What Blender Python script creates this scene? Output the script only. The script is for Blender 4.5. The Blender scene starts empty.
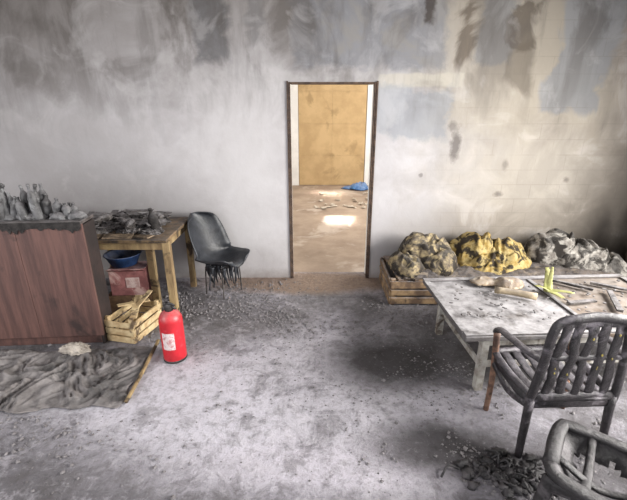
import bpy, bmesh, math, random
from mathutils import Vector, Matrix, Euler, noise
random.seed(7)
scene = bpy.context.scene
COL = scene.collection
def s(r,g,b):
    f=lambda c:(c/255/12.92) if c/255<=0.04045 else ((c/255+0.055)/1.055)**2.4
    return (f(r),f(g),f(b),1)

# ---------------- node helpers ----------------
class N:
    def __init__(self,name):
        self.m=bpy.data.materials.new(name); self.m.use_nodes=True
        self.t=self.m.node_tree; self.b=self.t.nodes['Principled BSDF']
        self.geo=self.t.nodes.new('ShaderNodeNewGeometry')
        sp=self.t.nodes.new('ShaderNodeSeparateXYZ'); self.l(self.geo.outputs['Position'],sp.inputs[0]); self.P=sp.outputs
        sn=self.t.nodes.new('ShaderNodeSeparateXYZ'); self.l(self.geo.outputs['Normal'],sn.inputs[0]); self.Nz=sn.outputs[2]
    def l(self,a,b): self.t.links.new(a,b)
    def put(self,sock,v):
        if isinstance(v,(int,float)): sock.default_value=v
        elif isinstance(v,tuple): sock.default_value=v
        else: self.l(v,sock)
    def math(self,op,a,b=0.0,clamp=False):
        n=self.t.nodes.new('ShaderNodeMath'); n.operation=op; n.use_clamp=clamp
        self.put(n.inputs[0],a); self.put(n.inputs[1],b); return n.outputs[0]
    def noise(self,scale,detail=6,rough=.6,vec=None,dist=0,stretch=None):
        n=self.t.nodes.new('ShaderNodeTexNoise'); n.inputs['Scale'].default_value=scale
        n.inputs['Detail'].default_value=detail; n.inputs['Roughness'].default_value=rough; n.inputs['Distortion'].default_value=dist
        v=vec if vec is not None else self.geo.outputs['Position']
        if stretch:
            mp=self.t.nodes.new('ShaderNodeMapping'); mp.inputs['Scale'].default_value=stretch; self.l(v,mp.inputs[0]); v=mp.outputs[0]
        self.l(v,n.inputs['Vector']); return n.outputs['Fac']
    def ramp(self,v,a,b):
        n=self.t.nodes.new('ShaderNodeMapRange'); n.clamp=True
        self.put(n.inputs[0],v); n.inputs[1].default_value=a; n.inputs[2].default_value=b; return n.outputs[0]
    def mix(self,f,a,b,mode='MIX'):
        n=self.t.nodes.new('ShaderNodeMix'); n.data_type='RGBA'; n.blend_type=mode
        self.put(n.inputs[0],f); self.put(n.inputs[6],a); self.put(n.inputs[7],b); return n.outputs[2]
    def box(self,U,V,u0,u1,v0,v1,soft,nz,amp):
        a=self.math('SUBTRACT',self.math('ABSOLUTE',self.math('SUBTRACT',U,(u0+u1)/2)),(u1-u0)/2)
        b=self.math('SUBTRACT',self.math('ABSOLUTE',self.math('SUBTRACT',V,(v0+v1)/2)),(v1-v0)/2)
        d=self.math('ADD',self.math('MAXIMUM',a,b),self.math('MULTIPLY',self.math('SUBTRACT',nz,.5),amp))
        return self.ramp(d,soft/2,-soft/2)
    def ell(self,U,V,cu,cv,ru,rv,nz,amp,soft=.8):
        a=self.math('POWER',self.math('ABSOLUTE',self.math('DIVIDE',self.math('SUBTRACT',U,cu),ru)),2)
        b=self.math('POWER',self.math('ABSOLUTE',self.math('DIVIDE',self.math('SUBTRACT',V,cv),rv)),2)
        d=self.math('ADD',self.math('SQRT',self.math('ADD',a,b)),self.math('MULTIPLY',self.math('SUBTRACT',nz,.5),amp))
        return self.ramp(d,1+soft/2,1-soft/2)
    def out(self,col,rough=.85,bump=None,bstr=.4,bdist=.02,metal=0):
        self.put(self.b.inputs['Base Color'],col); self.put(self.b.inputs['Roughness'],rough)
        self.b.inputs['Metallic'].default_value=metal
        self.b.inputs['Specular IOR Level'].default_value=.3
        if bump is not None:
            n=self.t.nodes.new('ShaderNodeBump'); n.inputs['Strength'].default_value=bstr; n.inputs['Distance'].default_value=bdist
            self.l(bump,n.inputs['Height']); self.l(n.outputs[0],self.b.inputs['Normal'])
        return self.m

def dirty(name,c1,c2,scale=12,rough=.8,ash=0.0,ashc=s(165,162,165),bstr=.5,bd=.01,lo=.4,hi=.6,stretch=None,spec=.3,c3=None,t3=(.56,.63)):
    n=N(name)
    f=n.ramp(n.noise(scale,8,.65,stretch=stretch),lo,hi)
    col=n.mix(f,c1,c2)
    if c3: col=n.mix(n.ramp(n.noise(scale*.6,6,.6,dist=.5),*t3),col,c3)
    if ash>0:
        up=n.ramp(n.Nz,.15,.85); fn=n.ramp(n.noise(scale*1.7,6,.7),.3,.6)
        col=n.mix(n.math('MULTIPLY',n.math('MULTIPLY',up,fn),ash),col,ashc)
    m=n.out(col,rough,n.noise(scale*3,8,.7,stretch=stretch),bstr,bd)
    n.b.inputs['Specular IOR Level'].default_value=spec
    return m

# ---------------- mesh helpers ----------------
def empty(name,loc=(0,0,0),rz=0,rot=None):
    e=bpy.data.objects.new(name,None); COL.objects.link(e); e.location=loc
    e.rotation_euler=rot if rot else (0,0,math.radians(rz)); e.empty_display_size=.1; return e
def finish(name,bm,mat,parent=None,smooth=False,bevel=0,sub=0,solid=0):
    bmesh.ops.recalc_face_normals(bm,faces=bm.faces)
    me=bpy.data.meshes.new(name); bm.to_mesh(me); bm.free()
    if smooth:
        for p in me.polygons: p.use_smooth=True
    o=bpy.data.objects.new(name,me); COL.objects.link(o)
    if isinstance(mat,(list,tuple)):
        for m in mat: me.materials.append(m)
    else: me.materials.append(mat)
    if parent: o.parent=parent
    if solid:
        md=o.modifiers.new('so','SOLIDIFY'); md.thickness=solid; md.offset=0
    if bevel:
        md=o.modifiers.new('bv','BEVEL'); md.width=bevel; md.segments=2; md.limit_method='ANGLE'
    if sub:
        md=o.modifiers.new('ss','SUBSURF'); md.levels=sub; md.render_levels=sub
    return o
def addbox(bm,c,d,rot=(0,0,0),jit=0):
    M=Matrix.Translation(c)@Euler([math.radians(a) for a in rot]).to_matrix().to_4x4()@Matrix.Diagonal((d[0],d[1],d[2],1))
    r=bmesh.ops.create_cube(bm,size=1,matrix=M)
    if jit:
        for v in r['verts']: v.co+=Vector([random.uniform(-jit,jit) for _ in range(3)])
    return r['verts']
def box(name,c,d,mat,parent=None,rot=(0,0,0),bevel=.004,jit=0):
    bm=bmesh.new(); addbox(bm,c,d,rot,jit); return finish(name,bm,mat,parent,bevel=bevel)
def smoothpath(pts,n):
    pts=[Vector(p) for p in pts]
    if n<=1: return pts
    out=[]
    P=[pts[0]*2-pts[1]]+pts+[pts[-1]*2-pts[-2]]
    for i in range(1,len(P)-2):
        for k in range(n):
            t=k/n; p0,p1,p2,p3=P[i-1:i+3]
            out.append(.5*((2*p1)+(p2-p0)*t+(2*p0-5*p1+4*p2-p3)*t*t+(-p0+3*p1-3*p2+p3)*t**3))
    out.append(pts[-1]); return out
def addsweep(bm,pts,rx,ry=None,seg=10,n=1,up=(0,0,1),taper=None,wob=0):
    ry=ry or rx; P=smoothpath(pts,n); rings=[]
    for i,p in enumerate(P):
        a=P[max(0,i-1)]; b=P[min(len(P)-1,i+1)]; t=(b-a).normalized()
        u=Vector(up)
        if abs(t.dot(u))>.97: u=Vector((0,1,0))
        x=t.cross(u).normalized(); y=x.cross(t).normalized()
        k=1 if not taper else taper[0]+(taper[1]-taper[0])*i/(len(P)-1)
        k*=1+random.uniform(-wob,wob)
        rings.append([bm.verts.new(p+x*math.cos(2*math.pi*j/seg)*rx*k+y*math.sin(2*math.pi*j/seg)*ry*k) for j in range(seg)])
    for r0,r1 in zip(rings,rings[1:]):
        for j in range(seg): bm.faces.new((r0[j],r0[(j+1)%seg],r1[(j+1)%seg],r1[j]))
    bm.faces.new(rings[0][::-1]); bm.faces.new(rings[-1])
def tube(name,pts,rx,mat,parent=None,ry=None,seg=10,n=1,up=(0,0,1),taper=None,wob=0):
    bm=bmesh.new(); addsweep(bm,pts,rx,ry,seg,n,up,taper,wob); return finish(name,bm,mat,parent,smooth=True)
def addlathe(bm,prof,M=Matrix(),seg=24):
    rings=[]
    for r,z in prof: rings.append([bm.verts.new(M@Vector((r*math.cos(2*math.pi*j/seg),r*math.sin(2*math.pi*j/seg),z))) for j in range(seg)])
    for r0,r1 in zip(rings,rings[1:]):
        for j in range(seg): bm.faces.new((r0[j],r0[(j+1)%seg],r1[(j+1)%seg],r1[j]))
    bm.faces.new(rings[0][::-1]); bm.faces.new(rings[-1])
def lathe(name,prof,mat,parent=None,M=Matrix(),seg=32):
    bm=bmesh.new(); addlathe(bm,prof,M,seg); return finish(name,bm,mat,parent,smooth=True)
def addlump(bm,c,r,seed=0,amp=.25,fr=2.5,sub=4,floor=None,rz=0,ridge=.0):
    R=bmesh.ops.create_icosphere(bm,subdivisions=sub,radius=1)
    M=Matrix.Rotation(math.radians(rz),3,'Z')
    for v in R['verts']:
        d=v.co.normalized(); q=d*fr+Vector((seed*3.1,seed*1.7,seed))
        k=1+amp*noise.fractal(q,1,2,4)*1.3
        if ridge: k+=ridge*(abs(noise.noise(q*2.2))-.25)+ridge*.5*(abs(noise.noise(q*5))-.2)
        p=Vector((d.x*r[0],d.y*r[1],d.z*r[2]))*k
        p=M@p+Vector(c)
        if floor is not None and p.z<floor: p.z=floor
        v.co=p
def lump(name,c,r,mat,parent=None,**k):
    bm=bmesh.new(); addlump(bm,c,r,**k); return finish(name,bm,mat,parent,smooth=True)
def drape(name,xa,xb,ya,yb,mounds,mat,z0,fold=.03,fr=6,seed=0,nx=110,ny=70,parent=None):
    bm=bmesh.new(); g=[]
    for j in range(ny+1):
        row=[]
        for i in range(nx+1):
            u=i/nx; v=j/ny; x=xa+(xb-xa)*u; y=ya+(yb-ya)*v
            h=0
            for (mx,my,rx,ry,hz) in mounds:
                wv=1+.16*noise.noise(Vector((x*7,y*7,seed+3)))
                dx=(x-mx)/rx*wv; dy=(y-my)/ry*wv; d=dx*dx+dy*dy
                if d<1: h=h+ (hz*(1-d)**.55)*(1 if h==0 else .45) if h<hz else h+.2*hz*(1-d)
            q=Vector((x*fr,y*fr,seed)); q2=q+Vector((noise.noise(q*.5),noise.noise(q*.5+Vector((4,4,4))),0))*1.2
            r=max(0,1-abs(noise.noise(q2))*2.2); r2=max(0,1-abs(noise.noise(q2*2.0+Vector((9,1,3))))*2.2)
            r=r*r*(3-2*r); r2=r2*r2*(3-2*r2)
            k=min(1,h/.10)
            z=z0+h+k*(fold*r+fold*.5*r2-fold*.5+fold*.8*noise.noise(q*.8))
            if h<=0: z=z0
            xx=x+.02*noise.noise(q*1.3+Vector((1,7,2))); yy=y+.02*noise.noise(q*1.3+Vector((8,7,2)))
            row.append((bm.verts.new((xx,yy,z)),h))
        g.append(row)
    for j in range(ny):
        for i in range(nx):
            f=(g[j][i],g[j][i+1],g[j+1][i+1],g[j+1][i])
            if sum(1 for w in f if w[1]>0)>=2: bm.faces.new([w[0] for w in f])
    for v in [v for v in bm.verts if not v.link_faces]: bm.verts.remove(v)
    for _ in range(2): bmesh.ops.smooth_vert(bm,verts=bm.verts,factor=.5,use_axis_x=True,use_axis_y=True,use_axis_z=True)
    return finish(name,bm,mat,parent,smooth=True,solid=.008)

# ---------------- room materials ----------------
def wall_mat():
    n=N('soot_stained_plaster'); X,Y,Z=n.P
    med=n.noise(3.0,9,.62,dist=.3); fine=n.noise(11,8,.7); str_=n.noise(1.6,7,.65,stretch=(4,1,.7))
    blo=n.noise(1.5,9,.6,dist=.6,stretch=(1.3,1,.8)); blo2=n.noise(2.3,9,.58,dist=.8)
    nz=n.math('ADD',n.math('MULTIPLY',med,.75),n.math('MULTIPLY',fine,.25))
    c=n.mix(n.ramp(med,.35,.65),s(194,192,195),s(180,177,179))
    rt=n.ramp(n.math('ADD',X,n.math('MULTIPLY',med,1.0)),1.3,2.5)
    c=n.mix(rt,c,n.mix(n.ramp(blo2,.4,.6),s(178,170,160),s(152,145,136)))
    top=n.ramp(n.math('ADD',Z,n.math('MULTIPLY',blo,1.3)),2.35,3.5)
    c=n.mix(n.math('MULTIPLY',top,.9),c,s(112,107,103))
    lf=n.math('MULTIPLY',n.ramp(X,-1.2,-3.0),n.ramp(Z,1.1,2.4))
    c=n.mix(n.math('MULTIPLY',lf,.6),c,s(112,107,104))  # corner vignette put into the wall colour, darker towards the top left
    def patch(c,col,*a,f=1.0,soft=.05,amp=.35,u=nz):
        return n.mix(n.math('MULTIPLY',n.box(X,Z,*a,soft,u,amp),f),c,col)
    c=patch(c,s(168,160,146),1.12,2.75,1.6,3.2,f=.55,soft=.25,amp=1.3)
    c=patch(c,s(120,122,128),-.20,1.2,2.14,3.2,f=.75,soft=.06,amp=.4)
    c=n.mix(n.math('MULTIPLY',n.math('MULTIPLY',n.box(X,Z,-.2,1.2,2.1,3.2,.2,nz,.3),n.ramp(blo2,.48,.56)),.6),c,s(138,135,131))
    c=patch(c,s(184,179,168),.62,1.42,1.985,2.10,f=.75,soft=.02,amp=.14)
    c=patch(c,s(144,149,157),.60,1.32,1.52,1.97,f=.65,soft=.06,amp=.5)
    c=patch(c,s(132,135,140),2.2,2.78,1.76,3.2,f=.75,soft=.06,amp=.6,u=blo2)
    c=patch(c,s(130,131,133),1.52,1.82,2.2,3.2,f=.8,soft=.05,amp=.5)
    c=patch(c,s(88,77,66),1.30,1.5,2.2,3.2,f=.75,soft=.08,amp=.9,u=blo2)
    c=patch(c,s(82,73,64),1.80,2.06,2.2,3.2,f=.75,soft=.09,amp=1.0,u=blo2)
    c=patch(c,s(98,90,80),1.72,2.0,2.0,2.35,f=.6,soft=.08,amp=.8,u=blo)
    c=patch(c,s(56,49,46),1.0,1.08,2.52,3.2,f=.85,soft=.04,amp=.25,u=med)
    c=patch(c,s(92,92,95),-1.08,-.78,2.22,3.2,f=.75,soft=.08,amp=.6,u=blo2)
    c=patch(c,s(106,105,106),-.6,-.45,2.35,3.2,f=.6,soft=.08,amp=.6,u=blo2)
    c=patch(c,s(208,206,207),-1.1,-.3,.3,2.0,f=.45,soft=.5,amp=.8)  # bright band of light on the left wall, painted into its colour
    c=n.mix(n.math('MULTIPLY',n.ell(X,Z,2.1,1.15,.8,.35,blo,1.6),.35),c,s(188,182,173))
    bl=n.math('MULTIPLY',n.ramp(blo,.49,.61),n.ramp(Z,1.5,2.5)); c=n.mix(n.math('MULTIPLY',bl,.6),c,s(86,81,78))
    sm=n.math('MULTIPLY',n.ramp(str_,.50,.66),n.ramp(Z,1.2,2.5)); c=n.mix(n.math('MULTIPLY',sm,.35),c,s(84,80,77))
    for (x,z,a,b,k) in [(1.42,1.45,.05,.14,.7),(1.37,1.62,.04,.05,.5),(1.93,.95,.05,.03,.6),(2.6,1.1,.03,.03,.5),(1.1,1.15,.02,.02,.5),(1.95,1.25,.03,.05,.4)]:
        c=n.mix(n.math('MULTIPLY',n.ell(X,Z,x,z,a,b,fine,2.2),k),c,s(80,74,72))
    c=n.mix(n.math('MULTIPLY',n.ell(X,Z,-2.4,.6,.85,.75,med,.8,1.0),.35),c,s(100,96,95))
    c=n.mix(n.math('MULTIPLY',n.ell(X,Z,2.1,.15,1.5,.6,med,.8,.8),.5),c,s(92,84,76))
    c=n.mix(n.math('MULTIPLY',n.ell(X,Z,3.35,.6,.6,1.1,med,.8,.9),.4),c,s(88,80,72))
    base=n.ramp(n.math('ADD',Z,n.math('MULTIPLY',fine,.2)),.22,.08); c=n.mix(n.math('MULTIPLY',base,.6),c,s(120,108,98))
    c=n.mix(n.math('MULTIPLY',n.ramp(blo2,.46,.36),.2),c,s(208,206,207))
    br=n.t.nodes.new('ShaderNodeTexBrick'); cb=n.t.nodes.new('ShaderNodeCombineXYZ'); n.l(X,cb.inputs[0]); n.l(Z,cb.inputs[1]); n.l(cb.outputs[0],br.inputs['Vector'])
    br.inputs['Scale'].default_value=1; br.inputs['Brick Width'].default_value=.3; br.inputs['Row Height'].default_value=.15
    br.inputs['Mortar Size'].default_value=.006; br.inputs['Mortar Smooth'].default_value=.6
    bf=n.math('MULTIPLY',br.outputs['Fac'],n.math('MULTIPLY',rt,n.ramp(med,.4,.6)))
    c=n.mix(n.math('MULTIPLY',bf,.22),c,s(110,104,98))
    h=n.math('ADD',n.math('MULTIPLY',med,.8),n.math('MULTIPLY',fine,.5))
    return n.out(c,.9,h,.3,.02)
def floor_mat():
    n=N('ash_covered_concrete'); X,Y,Z=n.P
    big=n.noise(1.5,8,.62,dist=.8); med=n.noise(4.2,10,.7,dist=.5); m2=n.noise(9,10,.72,dist=.4); fine=n.noise(24,9,.78); vf=n.noise(90,4,.7)
    mm=n.math('ADD',n.math('MULTIPLY',big,.5),n.math('MULTIPLY',med,.5))
    c=n.mix(n.ramp(big,.38,.58),s(130,128,132),s(170,167,176))
    def e(c,col,*a,f=.6,amp=2.6,u=mm,soft=.9): return n.mix(n.math('MULTIPLY',n.ell(X,Y,*a,u,amp,soft),f),c,col)
    c=e(c,s(212,209,219),-.75,2.05,.75,.65,f=.85)
    c=e(c,s(208,205,214),.45,2.2,.45,.75,f=.7)
    c=e(c,s(200,197,205),1.0,3.2,.35,.35,f=.6)
    c=e(c,s(210,205,216),.2,1.62,1.0,.16,f=.6)
    c=e(c,s(198,194,202),-.2,2.9,.35,.5,f=.5)
    c=e(c,s(70,67,68),-1.75,1.4,1.1,.4,f=.7)
    c=e(c,s(80,77,80),-.3,1.33,.9,.14,f=.5)
    c=e(c,s(88,83,81),-.75,3.25,.7,.4,f=.6)
    c=n.mix(n.math('MULTIPLY',n.ramp(med,.52,.60),.45),c,s(92,88,88))
    c=n.mix(n.math('MULTIPLY',n.ramp(med,.46,.38),.4),c,s(210,206,214))
    c=n.mix(n.math('MULTIPLY',n.ramp(m2,.52,.62),.34),c,s(88,84,85))
    c=n.mix(n.math('MULTIPLY',n.ramp(m2,.46,.36),.3),c,s(212,209,216))
    # cast shadows of table, armchair and bed painted in; darker ellipses under furniture
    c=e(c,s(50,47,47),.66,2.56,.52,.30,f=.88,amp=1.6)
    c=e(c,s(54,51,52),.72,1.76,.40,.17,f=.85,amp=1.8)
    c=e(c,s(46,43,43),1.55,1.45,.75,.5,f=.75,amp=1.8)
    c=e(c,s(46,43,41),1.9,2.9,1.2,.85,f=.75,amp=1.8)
    c=e(c,s(56,53,52),-2.2,3.3,.9,.8,f=.7)
    c=e(c,s(58,54,53),.45,3.5,.3,.25,f=.65)
    c=e(c,s(142,120,102),-.1,4.0,1.1,.28,f=.85,soft=.5,amp=1.0)
    c=n.mix(n.math('MULTIPLY',n.ramp(fine,.50,.62),.38),c,s(78,74,76))
    c=n.mix(n.math('MULTIPLY',n.ramp(fine,.44,.34),.22),c,s(214,211,217))
    h=n.math('ADD',n.math('ADD',med,n.math('MULTIPLY',fine,.7)),n.math('MULTIPLY',vf,.25))
    h=n.math('ADD',h,n.math('MULTIPLY',m2,.6))
    return n.out(c,.88,h,.7,.035)
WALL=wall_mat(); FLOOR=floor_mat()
OCHRE=dirty('ochre_plywood',s(204,176,134),s(188,160,120),2.5,.85,bstr=.15,c3=s(174,148,110))
TANW=dirty('pale_tan_wall',s(206,200,188),s(192,184,170),2,.85,bstr=.2)
WHITE=dirty('white_trim_paint',s(244,244,244),s(232,232,232),4,.7,bstr=.1)
FLOOR2=dirty('brown_dusty_floor',s(176,158,142),s(146,128,114),2.2,.7,bstr=.3,c3=s(192,178,166),lo=.35,hi=.65)
CEIL=dirty('sooty_ceiling',s(120,116,114),s(90,86,84),1.5,.9)
RUST=dirty('rusted_door_frame',s(62,52,48),s(98,80,68),18,.8,bstr=.4)
CHAR=dirty('charcoal_black',s(32,30,30),s(54,51,50),22,.75,ash=.35,bstr=.9)
CHARASH=dirty('charred_ashy',s(48,45,44),s(94,89,87),16,.85,ash=.6,bstr=.6,c3=s(124,119,116))
LWOOD=dirty('scorched_pale_wood',s(168,146,108),s(122,102,76),9,.7,bstr=.4,stretch=(1,1,.25),c3=s(74,62,50))
CRATEW=dirty('crate_wood',s(208,188,148),s(176,150,112),12,.7,bstr=.3,c3=s(106,90,72))
CABW=dirty('red_brown_cabinet_wood',s(104,77,71),s(80,60,57),3,.6,ash=.5,bstr=.3,stretch=(6,6,.5),c3=s(58,47,46))
BOARD=dirty('ash_dusted_board',s(116,113,114),s(82,78,78),6,.8,ash=.85,ashc=s(176,174,177),bstr=.5,c3=s(92,86,82))

# ---------------- room ----------------
XW=3.75; D=4.12; T=.16; HC=3.15
bm=bmesh.new()
x0,x1,zt=-.24,.60,2.03
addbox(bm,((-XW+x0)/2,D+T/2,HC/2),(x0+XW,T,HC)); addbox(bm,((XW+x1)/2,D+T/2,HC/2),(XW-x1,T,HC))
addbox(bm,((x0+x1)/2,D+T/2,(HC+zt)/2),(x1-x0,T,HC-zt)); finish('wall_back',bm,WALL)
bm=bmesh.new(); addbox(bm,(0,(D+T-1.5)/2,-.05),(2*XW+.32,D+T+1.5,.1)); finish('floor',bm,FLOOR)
bm=bmesh.new(); addbox(bm,(0,(D+T-1.5)/2,HC+.05),(2*XW+.32,D+T+1.5,.1)); finish('ceiling',bm,CEIL)
def sidewall(name,x,wy0,wy1,wz0,wz1):
    bm=bmesh.new(); ya,yb=-1.5,D+T
    addbox(bm,(x,(ya+wy0)/2,HC/2),(T,wy0-ya,HC)); addbox(bm,(x,(yb+wy1)/2,HC/2),(T,yb-wy1,HC))
    addbox(bm,(x,(wy0+wy1)/2,wz0/2),(T,wy1-wy0,wz0)); addbox(bm,(x,(wy0+wy1)/2,(HC+wz1)/2),(T,wy1-wy0,HC-wz1))
    finish(name,bm,WALL)
sidewall('wall_right',XW+T/2,0.2,2.8,.9,2.5); sidewall('wall_left',-XW-T/2,-.8,1.6,.9,2.5)
for i,(x,a,b) in enumerate([(XW+T/2,.2,2.8),(-XW-T/2,-.8,1.6)]):
    bm=bmesh.new(); 
    for y in (a+.03,(a+b)/2,b-.03): addbox(bm,(x,y,1.7),(.06,.06,1.6))
    for z in (.93,2.47): addbox(bm,(x,(a+b)/2,z),(.058,b-a,.06))
    finish('window_%d'%(i+1),bm,WHITE)
e=empty('door_1',((x0+x1)/2,D+T/2,0))
w=(x1-x0)/2
box('jamb_hinge_side',(-w+.008,-.06,zt/2),(.016,.06,zt),RUST,e,bevel=.002); box('jamb_latch_side',(w-.008,-.06,zt/2),(.016,.06,zt),RUST,e,bevel=.002)
box('reveal_hinge_side',(-w+.005,.03,zt/2),(.01,.12,zt),WHITE,e,bevel=.002); box('reveal_latch_side',(w-.005,.03,zt/2),(.01,.12,zt),WHITE,e,bevel=.002)
box('head',(0,0,zt-.008),(2*w-.032,T+.02,.016),RUST,e,bevel=.002)
box('architrave_a',(-w-.01,-T/2-.008,zt/2),(.016,.014,zt+.02),RUST,e,bevel=.002); box('architrave_b',(w+.01,-T/2-.008,zt/2),(.016,.014,zt+.02),RUST,e,bevel=.002)
yb=9.62
bm=bmesh.new(); addbox(bm,(.5,(D+T+yb)/2,-.05),(6,yb-D-T,.1)); finish('floor_next_room',bm,FLOOR2)
bm=bmesh.new(); addbox(bm,(.5,yb+.05,1.55),(6,.1,3.1)); finish('wall_next_room_back',bm,TANW)
bm=bmesh.new(); addbox(bm,(-2.55,(D+T+yb)/2,1.55),(.1,yb-D-T,3.1)); finish('wall_next_room_left',bm,TANW)
bm=bmesh.new(); addbox(bm,(3.55,(D+T+yb)/2,1.55),(.1,yb-D-T,3.1)); finish('wall_next_room_right',bm,TANW)
bm=bmesh.new(); addbox(bm,(.5,(D+T+yb)/2,3.15),(6.2,yb-D-T,.1)); finish('ceiling_next_room',bm,TANW)
e=empty('door_2',(.43,yb,0))
for i in range(2):
    for j in range(4): box('panel_%d_%d'%(i,j),(-.385+i*.77,-.02,.36+j*.7),(.768,.03,.698),OCHRE,e,bevel=.002)
box('trim_a',(-.89,-.03,1.45),(.22,.05,2.9),WHITE,e); box('trim_b',(.90,-.03,1.45),(.24,.05,2.9),WHITE,e)
BLUE=dirty('blue_tarp',s(84,136,196),s(54,98,156),8,.6,ash=.4,ashc=s(180,184,192))
drape('blue_tarp_bundle',.62,1.3,8.75,9.35,[(1.05,9.1,.22,.2,.12),(.8,9.15,.16,.1,.05)],BLUE,.006,fold=.05,fr=9,nx=60,ny=50)
PAPER=dirty('dirty_paper',s(210,202,190),s(160,146,130),10,.9)
bm=bmesh.new()
for i in range(30):
    addbox(bm,(random.uniform(.0,1.2),random.uniform(7.2,8.6),.02),(random.uniform(.04,.16),random.uniform(.03,.11),.012),(random.uniform(-6,6),random.uniform(-6,6),random.uniform(0,180)),.01)
finish('paper_litter',bm,PAPER)

# ---------------- cabinet ----------------
e=empty('wooden_cabinet',(-1.69,2.80,0),4)
W=1.45;Dp=.20;Hh=1.02
box('side_right',(-.012,Dp/2,Hh/2-.01),(.024,Dp,Hh-.02),dirty('dark_cabinet_side',s(60,48,46),s(44,38,37),4,.8,bstr=.3),e); box('side_left',(-W+.012,Dp/2,Hh/2-.01),(.024,Dp,Hh-.02),CABW,e)  # right side in a darker brown than the rest of the cabinet
box('back_panel',(-W/2,Dp-.01,Hh/2),(W-.05,.015,Hh-.04),CABW,e); box('plinth',(-W/2,.03,.04),(W-.05,.02,.08),CABW,e)
for i in range(3): box('door_panel_%d'%i,(-.233-i*.475,.0,.55),(.473,.024,.93),CABW,e,bevel=.002)
CABTOP=dirty('charred_cabinet_top',s(56,50,48),s(90,84,82),10,.8,ash=.5,bstr=.8)
box('top_board',(-W/2,Dp/2,Hh),(W+.0,Dp+.02,.028),CABTOP,e,bevel=.006)
bm=bmesh.new()
random.seed(11)
nxx=90; up_=[];lo_=[]
for i in range(nxx+1):
    x=-W*i/nxx; dpt=.02+.06*noise.noise(Vector((x*6,1,2)))+.06*abs(noise.noise(Vector((x*23,4,2))))
    up_.append(bm.verts.new((x,-.018,Hh+.012))); lo_.append(bm.verts.new((x,-.017,Hh-.01-max(.0,dpt))))
for i in range(nxx): bm.faces.new((up_[i],up_[i+1],lo_[i+1],lo_[i]))
finish('charred_edge',bm,CHAR,e,solid=.006)
random.seed(5)
bm=bmesh.new()
def bottleprof(h,r): return [(r*.9,0),(r,.01),(r*1.02,h*.3),(r*.92,h*.5),(r*.98,h*.62),(r*.7,h*.74),(r*.32,h*.83),(r*.3,h*.93),(r*.38,h*.94),(r*.36,h),(r*.1,h)]
for i in range(38):
    x=-2.60+.80*random.random(); yy0=2.80+(x+1.7)*.07
    y=yy0+.045+.11*random.random()
    h=random.uniform(.17,.29); r=random.uniform(.024,.038)
    if x>-2.0: h*=.5
    M=Matrix.Translation((x,y,1.036))@Euler((random.uniform(-.15,.15),random.uniform(-.4,.4),0)).to_matrix().to_4x4()
    addlathe(bm,bottleprof(h,r),M,16)
for i in range(14):
    x=-2.6+.88*random.random(); addlump(bm,(x,2.88+(x+1.7)*.07,1.045),(.06,.045,.04),seed=i,sub=3,floor=1.035,ridge=.15)
BOT=dirty('sooty_glass',s(60,59,60),s(104,104,106),14,.45,ash=.5,bstr=.5,spec=.5,c3=s(148,149,150))
finish('burned_bottles',bm,BOT,smooth=True)
box('scorched_carton',(-2.74,2.84,1.036+.12),(.16,.12,.24),dirty('scorched_card',s(170,120,84),s(90,70,55),8,.9),rot=(0,0,15),jit=.01)

# ---------------- work table (left) ----------------
e=empty('wooden_table',(0,0,0))
def tb(n_,c,d,m=LWOOD,rot=(0,0,0),jit=.002): return box(n_,c,d,m,e,rot,.004,jit)
TOP=dirty('burned_table_top',s(140,116,86),s(54,48,44),7,.8,ash=.3,bstr=.6)
tb('top',(-1.70,3.58,.735),(.90,.74,.03),TOP)
tb('apron_front',(-1.70,3.28,.68),(.78,.02,.08)); tb('apron_right',(-1.295,3.58,.68),(.02,.60,.08)); tb('apron_left',(-2.09,3.58,.68),(.02,.60,.08)); tb('apron_back',(-1.70,3.89,.68),(.78,.02,.08))
tb('leg_1',(-1.28,3.29,.36),(.065,.055,.72)); tb('leg_2',(-1.48,3.40,.36),(.065,.05,.72)); tb('leg_3',(-2.10,3.29,.36),(.055,.055,.72)); tb('leg_4',(-1.28,3.90,.36),(.055,.055,.72)); tb('leg_5',(-2.10,3.90,.36),(.055,.055,.72))
tb('brace',(-1.385,3.345,.66),(.24,.02,.05),rot=(0,0,-24))
bm=bmesh.new(); random.seed(9)
for i in range(22):
    x=random.uniform(-2.07,-1.36); y=random.uniform(3.36,3.86)
    addlump(bm,(x,y,.765),(random.uniform(.05,.12),random.uniform(.04,.1),random.uniform(.03,.07)),seed=i,sub=4,floor=.751,ridge=.12,amp=.25,rz=random.uniform(0,180))
for i in range(50):
    x=random.uniform(-2.07,-1.37); y=random.uniform(3.36,3.84); a=random.uniform(0,6.28); L=random.uniform(.07,.24)
    addbox(bm,(x,y,.80+random.uniform(0,.06)),(L,random.uniform(.02,.11),.006),(random.uniform(-18,18),random.uniform(-14,14),math.degrees(a)),.004)
for (x,y,a) in [(-1.75,3.5,40),(-1.9,3.62,-20),(-1.55,3.62,80),(-1.62,3.45,10)]:
    addlathe(bm,bottleprof(.2,.035),Matrix.Translation((x,y,.84))@Euler((math.radians(88),0,math.radians(a))).to_matrix().to_4x4(),14)
finish('charred_debris_heap',bm,CHARASH)
bm=bmesh.new(); addlathe(bm,bottleprof(.23,.045),Matrix.Translation((-1.40,3.42,.752))@Euler((.1,-.12,0)).to_matrix().to_4x4(),18); finish('charred_bottle',bm,CHAR,smooth=True)
bm=bmesh.new(); addbox(bm,(-1.68,3.27,.765),(.24,.1,.008),(2,3,12),.004); addbox(bm,(-1.46,3.26,.768),(.16,.09,.008),(0,-4,-20),.004); addbox(bm,(-1.92,3.28,.768),(.2,.1,.008),(0,4,-10),.004); finish('scorched_papers',bm,dirty('scorched_paper',s(160,140,118),s(80,70,60),12,.9))
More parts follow.
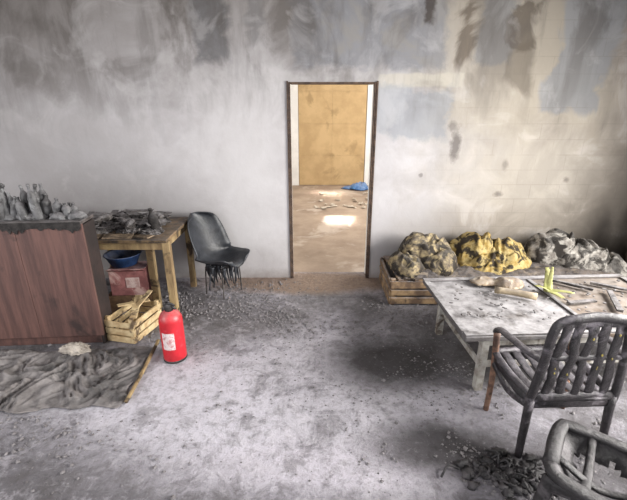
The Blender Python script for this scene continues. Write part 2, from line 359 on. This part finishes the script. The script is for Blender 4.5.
PINK=dirty('faded_red_carton',s(158,106,104),s(120,78,78),7,.85,ash=.5,c3=s(194,164,158))
e=empty('cardboard_boxes',(-1.72,3.42,0),6)
box('lower_box',(0,0,.085),(.40,.2,.17),dirty('brown_card',s(110,86,66),s(80,62,50),8,.9),e,jit=.006); box('middle_box',(0.02,0,.305),(.33,.18,.27),PINK,e,jit=.004)
box('box_flap',(0.02,-.115,.43),(.32,.06,.005),PINK,e,rot=(-35,0,0)); box('label',(.06,-.095,.30),(.12,.003,.1),dirty('pale_label',s(200,180,175),s(170,140,136),20,.9),e)
lathe('plastic_basin',[(.10,0),(.11,.004),(.155,.10),(.165,.105),(.16,.112),(.145,.10),(.10,.012),(.01,.01)],dirty('blue_plastic',s(44,72,116),s(28,46,76),9,.5,ash=.4),M=Matrix.Translation((-1.74,3.42,.448)))
e=empty('wooden_crate',(-1.525,3.0,0),-14)
cw,cd,ch=.26,.38,.2
for i in range(3):
    z=.03+i*.068
    for sy in (-1,1): box('slat_end_%d_%d'%(i,sy),(0,sy*cd/2,z),(cw,.01,.052),CRATEW,e,bevel=.002,jit=.003)
    for sx in (-1,1): box('slat_side_%d_%d'%(i,sx),(sx*cw/2,0,z),(.01,cd,.052),CRATEW,e,bevel=.002,jit=.003)
for sx in (-1,1):
    for sy in (-1,1): box('post_%d_%d'%(sx,sy),(sx*(cw/2-.02),sy*(cd/2-.02),.11),(.028,.028,.22),CRATEW,e,bevel=.002)
box('base',(0,0,.012),(cw-.01,cd-.01,.01),CRATEW,e); box('loose_slat',(.02,.02,.225),(.06,.34,.01),CRATEW,e,rot=(8,4,28)); box('loose_slat_b',(-.03,.06,.234),(.05,.26,.01),CRATEW,e,rot=(-5,0,-40)); box('loose_slat_c',(.04,.1,.26),(.05,.2,.01),CRATEW,e,rot=(25,0,-10))
# fire extinguisher
e=empty('fire_extinguisher',(-1.06,2.61,0),0)
RED=dirty('red_enamel',s(202,38,50),s(178,32,42),10,.4,ash=.5,ashc=s(200,150,150),bstr=.08,spec=.5,c3=s(206,80,88))
lathe('body',[(.07,0),(.082,.006),(.085,.02),(.085,.33),(.082,.355),(.068,.385),(.045,.402),(.03,.408),(.028,.42),(.01,.42)],RED,e,seg=48)
lathe('base_ring',[(.083,0),(.088,.004),(.088,.018),(.083,.022)],CHAR,e,seg=40)
lathe('valve',[(.03,.41),(.034,.42),(.034,.43),(.03,.44),(.03,.458),(.008,.462)],CHAR,e,seg=20)
tube('lever',[(-.02,0,.456),(.02,-.01,.466),(.05,-.02,.458)],.009,CHAR,e,n=4); tube('handle',[(.0,0,.44),(.03,-.01,.44),(.055,-.02,.43)],.008,CHAR,e,n=4)
bm=bmesh.new(); R0=.0865
vs=[[bm.verts.new((R0*math.cos(a),R0*math.sin(a),z)) for a in [math.radians(-125+9*k) for k in range(8)]] for z in (.12,.16,.2,.26)]
for a,b in zip(vs,vs[1:]):
    for j in range(7): bm.faces.new((a[j],a[j+1],b[j+1],b[j]))
finish('label',bm,dirty('label_print',s(220,206,206),s(190,140,142),30,.7,lo=.5,hi=.6),e,smooth=True)
def sheet(name,xa,xb,ya,yb,mat,amp=.03,nx=110,ny=60,fr=5,seed=0,jag=.05,z0=.006):
    bm=bmesh.new(); g=[]
    for j in range(ny+1):
        row=[]
        for i in range(nx+1):
            u=i/nx; v=j/ny; x=xa+(xb-xa)*u; y=ya+(yb-ya)*v
            edge=min(u,1-u,v,1-v)*6; k=max(0,1-edge)
            x+=jag*k*noise.noise(Vector((x*4,y*4,seed))); y+=jag*k*noise.noise(Vector((x*4,y*4,seed+9)))
            q=Vector((x*fr,y*fr,seed)); q2=q+Vector((noise.noise(q*.6),noise.noise(q*.6+Vector((5,5,5))),0))*1.6
            r=1-abs(noise.noise(q2))*3.0; r2=1-abs(noise.noise(q2*2.3))*2.6
            z=z0+amp*(max(0,r)**2*.8+max(0,r2)**2*.4)*min(1,edge+.25)
            row.append(bm.verts.new((x,y,z)))
        g.append(row)
    for j in range(ny):
        for i in range(nx): bm.faces.new((g[j][i],g[j][i+1],g[j+1][i+1],g[j+1][i]))
    return finish(name,bm,mat,smooth=True,solid=.004)
MAT=dirty('sooty_cloth',s(84,80,79),s(132,127,126),7,.9,ash=.35,ashc=s(152,149,150),bstr=.6,c3=s(56,53,52),t3=(.5,.58))
sheet('rumpled_groundsheet',-2.95,-1.27,2.03,2.70,MAT,.04,nx=200,ny=100,fr=6,jag=.12)
bm=bmesh.new(); addsweep(bm,[(-1.215,2.10,.018),(-1.232,2.42,.02),(-1.25,2.78,.045)],.014,.011,seg=8,n=3); finish('wooden_stick',bm,LWOOD,smooth=True)
lump('crumpled_rag',(-1.84,2.64,.06),(.1,.06,.04),dirty('pale_rag',s(196,188,178),s(150,142,134),12,.9),sub=5,seed=4,floor=.03,ridge=.3)
# ---------------- shell chair ----------------
e=empty('plastic_chair',(-.92,3.74,0),-122)
BLK=dirty('black_shell_plastic',s(34,36,41),s(56,59,65),9,.42,ash=.2,ashc=s(110,112,118),bstr=.4,spec=.5)
prof=smoothpath([(0,.235,.34),(0,.20,.37),(0,.06,.345),(0,-.08,.335),(0,-.17,.38),(0,-.225,.48),(0,-.29,.62),(0,-.345,.74),(0,-.365,.80)],5)
bm=bmesh.new(); rows=[]
for i,p in enumerate(prof):
    t=i/(len(prof)-1); w=.245-.03*max(0,(t-.4))/.6; 
    if t>.72: w*=math.sqrt(max(.05,1-((t-.72)/.29)**2*.85))
    if t<.3: w*=.4+.6*math.sqrt(t/.3)
    row=[]
    for k in range(13):
        a=-1+k/6; up=.085*abs(a)**2.1
        tt=1 if t<.4 else max(0,1-(t-.4)/.2)
        row.append(bm.verts.new((a*w,p.y+up*(1-tt)*1.5,p.z+up*tt)))
    rows.append(row)
for a,b in zip(rows,rows[1:]):
    for j in range(12): bm.faces.new((a[j],a[j+1],b[j+1],b[j]))
finish('shell',bm,BLK,e,smooth=True,solid=.012)
for i,(sx,sy) in enumerate([(-1,-1),(1,-1),(-1,1),(1,1)]):
    tube('leg_%d'%i,[(sx*.09,sy*.09,.325),(sx*.12,sy*.11,.30),(sx*.13,sy*.12,.01)],.007,CHARASH,e,n=4,wob=.1)
for i,y in enumerate((-.1,.1)): tube('rail_%d'%i,[(-.12,y,.325),(.12,y,.325)],.011,CHAR,e)
random.seed(3)
for i in range(34):
    x=random.uniform(-.15,.15); y=random.uniform(-.12,.14); tube('melted_drip_%d'%i,[(x,y,.335),(x+.01,y,.28),(x+random.uniform(-.05,.05),y,.31-random.uniform(.05,.22))],.018,BLK,e,n=3,taper=(1,.3),seg=6)
# ---------------- burned bed ----------------
e=empty('burned_bed',(0,0,0))
BEDW=dirty('burned_bed_wood',s(160,134,102),s(96,78,64),8,.8,ash=.5,bstr=.5,c3=s(54,46,42))
X0,X1,Y0,Y1=.74,3.15,3.46,4.08
for i,z in enumerate((.05,.135,.22)):
    box('end_board_%d'%i,(X0,(Y0+Y1)/2,z),(.022,Y1-Y0,.065),BEDW,e,jit=.006); box('front_board_%d'%i,((X0+X1)/2,Y0,z),(X1-X0,.022,.065),BEDW,e,jit=.006)
for i,x in enumerate((X0+.02,1.2,1.7,2.2,2.7,X1-.02)):
    box('post_f%d'%i,(x,Y0+.03,.135),(.05,.04,.27),BEDW,e); box('post_b%d'%i,(x,Y1-.03,.135),(.05,.04,.27),BEDW,e)
random.seed(2)
for i in range(14): box('slat_%d'%i,(X0+.09+i*.172,(Y0+Y1)/2,.268),(.09,Y1-Y0+.02,.018),BEDW,e,rot=(0,random.uniform(-3,3),random.uniform(-4,4)),jit=.004)
bm=bmesh.new()
nx,ny=120,34; g=[]
for j in range(ny+1):
    row=[]
    for i in range(nx+1):
        u,v=i/nx,j/ny; x=X0+.12+(X1-X0-.14)*u; y=Y0-.01+(Y1-Y0-.0)*v
        ed=min(1,min(u,1-u)*14,min(v,1-v)*7)
        x+=.03*noise.noise(Vector((y*7,x,1))); q=Vector((x*5,y*5,2))
        row.append(bm.verts.new((x,y,.282+.04*ed+.035*ed*noise.fractal(q,1,2,4))))
    g.append(row)
for j in range(ny):
    for i in range(nx): bm.faces.new((g[j][i],g[j][i+1],g[j+1][i+1],g[j+1][i]))
CHM=dirty('charred_mattress',s(46,40,37),s(94,83,73),15,.9,ash=.25,bstr=.8,c3=s(124,111,94))
finish('charred_mattress',bm,CHM,e,smooth=True,solid=.02)
QY=dirty('scorched_yellow_quilt',s(146,122,66),s(184,166,118),16,.95,bstr=.6,bd=.012,c3=s(56,49,41),t3=(.48,.56))
QG=dirty('scorched_floral_quilt',s(164,148,112),s(92,82,72),16,.95,ash=.2,ashc=s(180,173,162),bstr=.6,bd=.012,c3=s(46,41,37),t3=(.46,.54))
QW=dirty('ashy_pale_blanket',s(176,172,165),s(116,110,104),14,.95,ash=.2,ashc=s(200,197,193),bstr=.6,bd=.012,c3=s(50,46,43),t3=(.46,.54))
zb=.29
drape('scorched_quilt',.76,1.42,3.44,4.08,[(1.12,3.84,.27,.23,.30),(1.22,3.68,.19,.2,.20),(.94,3.70,.18,.24,.16)],QG,zb,fold=.04,fr=6,seed=1,nx=130,ny=100)
drape('yellow_quilt',1.38,2.20,3.50,4.09,[(1.62,3.88,.25,.20,.28),(1.94,3.82,.25,.25,.24),(1.76,3.70,.3,.18,.14)],QY,zb,fold=.04,fr=6,seed=5,nx=150,ny=100)
drape('pale_blanket',2.18,3.16,3.46,4.09,[(2.42,3.87,.24,.21,.32),(2.66,3.80,.3,.27,.23),(2.90,3.70,.24,.22,.12)],QW,zb,fold=.045,fr=6,seed=9,nx=180,ny=100)
bm=bmesh.new(); random.seed(21)
for i in range(8):
    x=3.27+random.uniform(0,.26); y=3.75+random.uniform(-.25,.2); h=random.uniform(.6,.98)
    addsweep(bm,[(x,y,0.02),(x-.03,y+.03,h*.4),(x-.06+random.uniform(-.06,.06),y+.06,h*.8),(x-.1+random.uniform(-.05,.05),y+.1,h)],.07,.05,seg=9,n=4,taper=(1.2,.55),wob=.15)
addlump(bm,(3.42,3.7,.15),(.22,.3,.3),seed=31,floor=.01,ridge=.3)
finish('charred_bundle',bm,dirty('charred_brown_bundle',s(60,54,50),s(110,100,92),9,.9,ash=.4,c3=s(140,130,118)),smooth=True)
# ---------------- low table ----------------
e=empty('low_table',(1.78,2.65,0),3)
LT=.46; hw,hd=.86,.44
BROWNB=dirty('scorched_board',s(120,104,90),s(84,73,66),5,.8,ash=.6,ashc=s(168,161,156),bstr=.5)
box('top_panel_a',(-.42,0,LT-.015),(.86,.88,.03),BOARD,e,bevel=.006,jit=.004); box('top_panel_b',(.45,.0,LT-.018),(.84,.88,.03),BROWNB,e,bevel=.006,jit=.004)
for nm,c,d in [('rim_front',(0,-hd+.025,LT+.006),(1.70,.05,.014)),('rim_back',(0,hd-.025,LT+.006),(1.70,.05,.014)),('rim_left',(-hw+.03,0,LT+.006),(.05,.76,.014)),('rim_right',(hw-.03,0,LT+.006),(.05,.76,.014)),('mid_strip',(.02,0,LT+.006),(.03,.76,.012))]: box(nm,c,d,BOARD,e,bevel=.003,jit=.002)
PALE=dirty('ashy_leg_paint',s(176,174,168),s(136,130,122),12,.8,ash=.3,c3=s(90,80,72))
for i,(x,y) in enumerate([(-.68,-.36),(-.70,.34),(.72,-.36),(.72,.34)]): box('leg_%d'%(i+1),(x,y,.215),(.05,.05,.43),PALE,e,jit=.003)
box('apron_front',(0,-.36,.38),(1.4,.025,.07),PALE,e); box('apron_back',(0,.34,.38),(1.4,.025,.07),PALE,e); box('apron_left',(-.69,0,.38),(.025,.68,.07),PALE,e); box('apron_right',(.72,0,.38),(.025,.68,.07),PALE,e)
box('stretcher_front',(0,-.36,.2),(1.36,.02,.045),PALE,e); box('stretcher_left',(-.69,0,.2),(.02,.66,.04),PALE,e)
zt_=LT+.016
PB=dirty('brown_burnt_paper',s(160,142,118),s(108,92,76),14,.9,ash=.4,c3=s(190,178,158))
drape('scorched_paper_wad',1.22,1.72,2.72,3.03,[(1.55,2.88,.12,.08,.06),(1.38,2.94,.12,.07,.035)],PB,zt_+.004,fold=.02,fr=14,nx=60,ny=40,seed=3)
bm=bmesh.new(); addsweep(bm,[(1.38,2.76,zt_+.028),(1.5,2.71,zt_+.03),(1.64,2.64,zt_+.028)],.026,seg=12,n=3,wob=.06); finish('paper_roll',bm,dirty('tan_paper',s(180,164,136),s(140,126,106),14,.9,ash=.3),smooth=True)
YG=dirty('yellow_green_plastic',s(184,184,122),s(148,148,98),10,.5,c3=s(120,114,78))
e=empty('yellow_plastic_leaves',(1.80,2.78,zt_))
for i,(a,L,h,wd) in enumerate([(80,.10,.15,.035),(60,.07,.17,.02),(-40,.17,.03,.035),(-85,.17,.02,.04),(190,.12,.05,.035)]):
    a=math.radians(a); tube('strip_%d'%i,[(0,0,.012),(L*.5*math.cos(a),L*.5*math.sin(a),h*.7+.012),(L*math.cos(a),L*math.sin(a),h+.012)],wd,YG,e,ry=.006,n=5,taper=(1,.4))
bm=bmesh.new(); random.seed(31)
for i in range(110):
    x=random.uniform(1.0,2.55); y=random.uniform(2.35,3.0)
    addlump(bm,(x,y,zt_+.002),(random.uniform(.006,.022),random.uniform(.006,.015),.006),seed=i,sub=1,floor=LT-.002,rz=random.uniform(0,180))
for (x,y,l,a) in [(2.05,2.9,.3,-40),(2.2,2.62,.35,65),(2.35,2.85,.3,-35),(1.95,2.6,.22,10)]: addbox(bm,(x,y,zt_+.008),(l,.035,.016),(0,0,a),.003)
finish('charred_slats',bm,CHARASH)
# ---------------- armchair ----------------
BP=dirty('sooty_black_plastic',s(30,28,30),s(56,52,55),18,.38,ash=.45,ashc=s(134,130,138),bstr=.8,spec=.55,c3=s(112,107,113),t3=(.55,.66))
RL=dirty('scorched_rusty_leg',s(140,108,90),s(74,58,52),10,.7,ash=.3)
e=empty('garden_armchair',(1.355,1.90,0),2)
def tu(n_,p,r,m=BP,**k): return tube(n_,p,r,m,e,**k)
bl=lambda h,x:(x*(1-.20*h)-.05*h+.006*math.sin(x*40+h*9), -.19-.075*h+.004*math.sin(h*14+x*30), .40+.49*h)
tu('back_frame',[(-.22,-.18,.33),bl(.0,-.222),bl(.5,-.228),bl(.85,-.225),bl(.97,-.20),bl(1.02,-.1),bl(1.03,0),bl(1.02,.1),bl(.97,.20),bl(.85,.225),bl(.5,.228),bl(.0,.222),(.22,-.18,.33)],.025,ry=.017,n=5,up=(0,1,0))
tu('back_low_rail',[bl(-.02,-.22),bl(-.02,0),bl(-.02,.22)],.014,ry=.03,n=3)
tu('back_mid_rail',[bl(.52,-.22),bl(.52,0),bl(.52,.22)],.010,ry=.016,n=3)
tu('back_top_fill',[bl(.96,-.19),bl(.97,0),bl(.96,.19)],.008,ry=.028,n=3)
for i in range(5):
    x=-.155+i*.0775
    tu('back_slat_%d'%i,[bl(-.05,x),bl(.25,x*1.02),bl(.52,x),bl(.75,x*1.02),bl(1.0,x*.98)],.025,ry=.007,n=4,up=(0,1,0),wob=.14)
tu('seat_rim',[(-.21,-.17,.38),(-.235,0,.39),(-.235,.17,.40),(-.2,.215,.40),(0,.225,.40),(.2,.215,.40),(.235,.17,.40),(.235,0,.39),(.21,-.17,.38),(0,-.18,.38),(-.21,-.17,.38)],.022,ry=.018,n=4)
for i in range(6):
    x=-.175+i*.07; tu('seat_slat_%d'%i,[(x,-.18,.385),(x,0,.375),(x,.2,.398)],.028,ry=.007,n=4)
tu('apron_left',[(-.235,-.16,.35),(-.24,.18,.365)],.008,ry=.03); tu('apron_right',[(.235,-.16,.35),(.24,.18,.365)],.008,ry=.03); tu('apron_front',[(-.22,.215,.365),(.22,.215,.365)],.008,ry=.03); tu('apron_rear',[(-.22,-.185,.35),(.22,-.185,.35)],.008,ry=.035)
for sx,nm in ((-1,'left'),(1,'right')):
    tu('arm_'+nm,[(sx*.205,-.22,.62),(sx*.25,-.1,.625),(sx*.265,.05,.615),(sx*.26,.15,.595),(sx*.25,.19,.55)],.026,ry=.012,n=5)
    tu('front_leg_'+nm,[(sx*.25,.19,.555),(sx*.235,.195,.40),(sx*.24,.17,.2),(sx*.25,.16,.0)],.020,RL,n=4,taper=(1,.8))
    tu('rear_leg_'+nm,[(sx*.22,-.18,.40),(sx*.225,-.19,.2),(sx*.23,-.20,.0)],.024,n=3,taper=(1,.8))
    tu('side_brace_'+nm,[(sx*.24,-.18,.34),(sx*.245,0,.29),(sx*.25,.17,.34)],.008,n=3,ry=.02)
DOT=dirty('melted_yellow_bits',s(180,164,84),s(120,110,64),20,.6)
bm=bmesh.new(); random.seed(8)
for i in range(10):
    p=bl(random.uniform(.25,.95),random.choice([-.15,-.075,0,.075,.15])); addlump(bm,(p[0],p[1]-.010,p[2]),(.005,.005,.008),seed=i,sub=1)
finish('melted_drops',bm,DOT,e)
# ---------------- collapsed charred stool (front right) ----------------
e=empty('charred_stool',(1.33,1.375,0),-38)
CP=dirty('charred_plastic',s(28,27,28),s(54,51,53),14,.5,ash=.3,ashc=s(104,102,106),bstr=.9,spec=.5,c3=s(84,80,83))
a=.20
rim=[(-a,-a*.7,.28),(-a,a*.7,.275),(-a*.7,a,.27),(a*.7,a,.26),(a,a*.7,.25),(a,-a*.7,.24),(a*.7,-a,.245),(-a*.7,-a,.275),(-a,-a*.7,.28)]
tube('rim',rim,.034,CP,e,ry=.022,n=4,wob=.06)
bm=bmesh.new(); g=[]
for j in range(17):
    g.append([bm.verts.new(((-1+i/8)*a*.97,(-1+j/8)*a*.97,.26-.13*(1-(-1+i/8)**2)*(1-(-1+j/8)**2)+.02*noise.noise(Vector((i*.4,j*.4,3))))) for i in range(17)])
for j in range(16):
    for i in range(16):
        rr=max(abs(i-7.5),abs(j-7.5))/8+.25*noise.noise(Vector((i*.5,j*.5,7)))
        if rr<.62: continue
        bm.faces.new((g[j][i],g[j][i+1],g[j+1][i+1],g[j+1][i]))
finish('burned_through_seat',bm,CP,e,smooth=True,solid=.012)
tube('seat_bar_a',[(-a*.9,-.05,.26),(0,-.06,.19),(a*.9,-.04,.24)],.02,CP,e,ry=.012,n=4,wob=.1); tube('seat_bar_b',[(-.06,-a*.9,.26),(-.05,0,.19),(-.06,a*.9,.26)],.02,CP,e,ry=.012,n=4,wob=.1)
for i,(sx,sy) in enumerate([(-1,-1),(1,-1),(-1,1),(1,1)]):
    tube('leg_%d'%i,[(sx*a*.92,sy*a*.92,.25),(sx*a*.98,sy*a*.98,.15),(sx*a*1.04,sy*a*1.04,.0)],.034,CP,e,ry=.02,n=4,taper=(1,.8),wob=.07)
for i,(p,q) in enumerate([((-1,-1),(-1,1)),((-1,1),(1,1)),((1,1),(1,-1)),((1,-1),(-1,-1))]):
    tube('skirt_%d'%i,[(p[0]*a*.98,p[1]*a*.98,.215),((p[0]+q[0])/2*a,(p[1]+q[1])/2*a,.235),(q[0]*a*.98,q[1]*a*.98,.205)],.01,CP,e,ry=.03,n=5)
bm=bmesh.new(); random.seed(14)
for i in range(110):
    x=random.gauss(1.05,.10); y=random.gauss(1.56,.06)
    addlump(bm,(x,y,.006),(random.uniform(.01,.045),random.uniform(.01,.03),random.uniform(.006,.022)),seed=i,sub=2,floor=.0,ridge=.5,amp=.6,rz=random.uniform(0,180))
for i in range(16):
    x=random.gauss(1.04,.08); y=random.gauss(1.56,.05); q=random.uniform(0,6.3); L=random.uniform(.03,.06)
    addsweep(bm,[(x,y,.015),(x+L*math.cos(q),y+L*math.sin(q),random.uniform(.03,.05)),(x+2*L*math.cos(q+.5),y+2*L*math.sin(q+.5),.012)],.006,seg=6,n=3)
finish('melted_plastic_heap',bm,CP,smooth=True)
# ---------------- floor rubble (one object) ----------------
bm=bmesh.new(); random.seed(77)
def chunk(x,y,r):
    vs=[]
    for d in ((1,0,0),(-1,0,0),(0,1,0),(0,-1,0),(0,0,1),(0,0,-1)):
        k=r*random.uniform(.5,1.2); vs.append(bm.verts.new((x+d[0]*k,y+d[1]*k,max(0.001,r*.35+d[2]*k*.6))))
    for t in ((0,2,4),(2,1,4),(1,3,4),(3,0,4),(2,0,5),(1,2,5),(3,1,5),(0,3,5)): bm.faces.new([vs[i] for i in t])
def field(n,cx,cy,sx,sy,r0,r1):
    k=0
    while k<n:
        x=random.gauss(cx,sx); y=random.gauss(cy,sy)
        if not(-3.6<x<3.6 and .3<y<4.06): continue
        if noise.noise(Vector((x*2.5,y*2.5,0)))<random.uniform(-.3,.35): continue
        chunk(x,y,r0+(r1-r0)*random.random()**2.2); k+=1
field(2200,-.7,3.45,.6,.3,.003,.02); field(1300,0,2.3,1.7,.9,.002,.010); field(600,1.1,3.3,.5,.15,.003,.022)
field(600,.8,2.5,.4,.3,.003,.014); field(700,-1.9,1.8,.6,.35,.003,.018); field(700,1.0,1.6,.3,.15,.003,.016); field(300,-1.5,3.3,.3,.3,.004,.028); field(300,2.0,2.5,.5,.5,.004,.025)
finish('ash_rubble',bm,dirty('ash_rubble_mat',s(80,76,76),s(142,138,140),30,.9,ash=.4,lo=.35,hi=.7))

# ---------------- lights ----------------
w=bpy.data.worlds.new('World'); scene.world=w; w.use_nodes=True
bg=w.node_tree.nodes['Background']; bg.inputs[0].default_value=(.97,.975,1,1); bg.inputs[1].default_value=1.25
def area(name,loc,target,sx,sy,p,col=(1,1,1),spread=180):
    l=bpy.data.lights.new(name,'AREA'); l.shape='RECTANGLE'; l.size=sx; l.size_y=sy; l.energy=p; l.color=col; l.spread=math.radians(spread)
    o=bpy.data.objects.new(name,l); COL.objects.link(o); o.location=loc
    o.rotation_euler=(Vector(target)-Vector(loc)).to_track_quat('-Z','Y').to_euler(); return o
area('window_light_right',(XW-.05,1.5,1.75),(-.6,2.2,.3),2.5,1.5,260,(1,.97,.92),130)
area('window_light_left',(-XW+.05,.4,1.8),(0,2.8,.8),2.2,1.5,85,(1,.985,.98))
area('next_room_window_light',(3.3,6.8,1.9),(0,7.5,.6),2.5,1.6,175,(1,.97,.91))
area('next_room_ceiling_bounce',(.4,7,3.0),(.4,7.2,0),3,3,75,(1,.98,.94))
area('sun_beam',(3.2,6.0,2.4),(.45,6.5,0),.5,.25,5,(1,.96,.88),4)
area('sun_beam_b',(3.2,7.6,2.4),(.3,8.6,0),.5,.3,3.5,(1,.96,.88),6)

# ---------------- camera ----------------
cam=bpy.data.cameras.new('Camera'); co=bpy.data.objects.new('Camera',cam); COL.objects.link(co); scene.camera=co
cam.sensor_fit='HORIZONTAL'; cam.sensor_width=36; cam.lens=400/627*36; cam.clip_start=.05
co.location=(0,0,1.83); co.rotation_euler=(math.radians(70),0,0)
scene.view_settings.view_transform='Standard'; scene.view_settings.look='None'; scene.view_settings.exposure=0
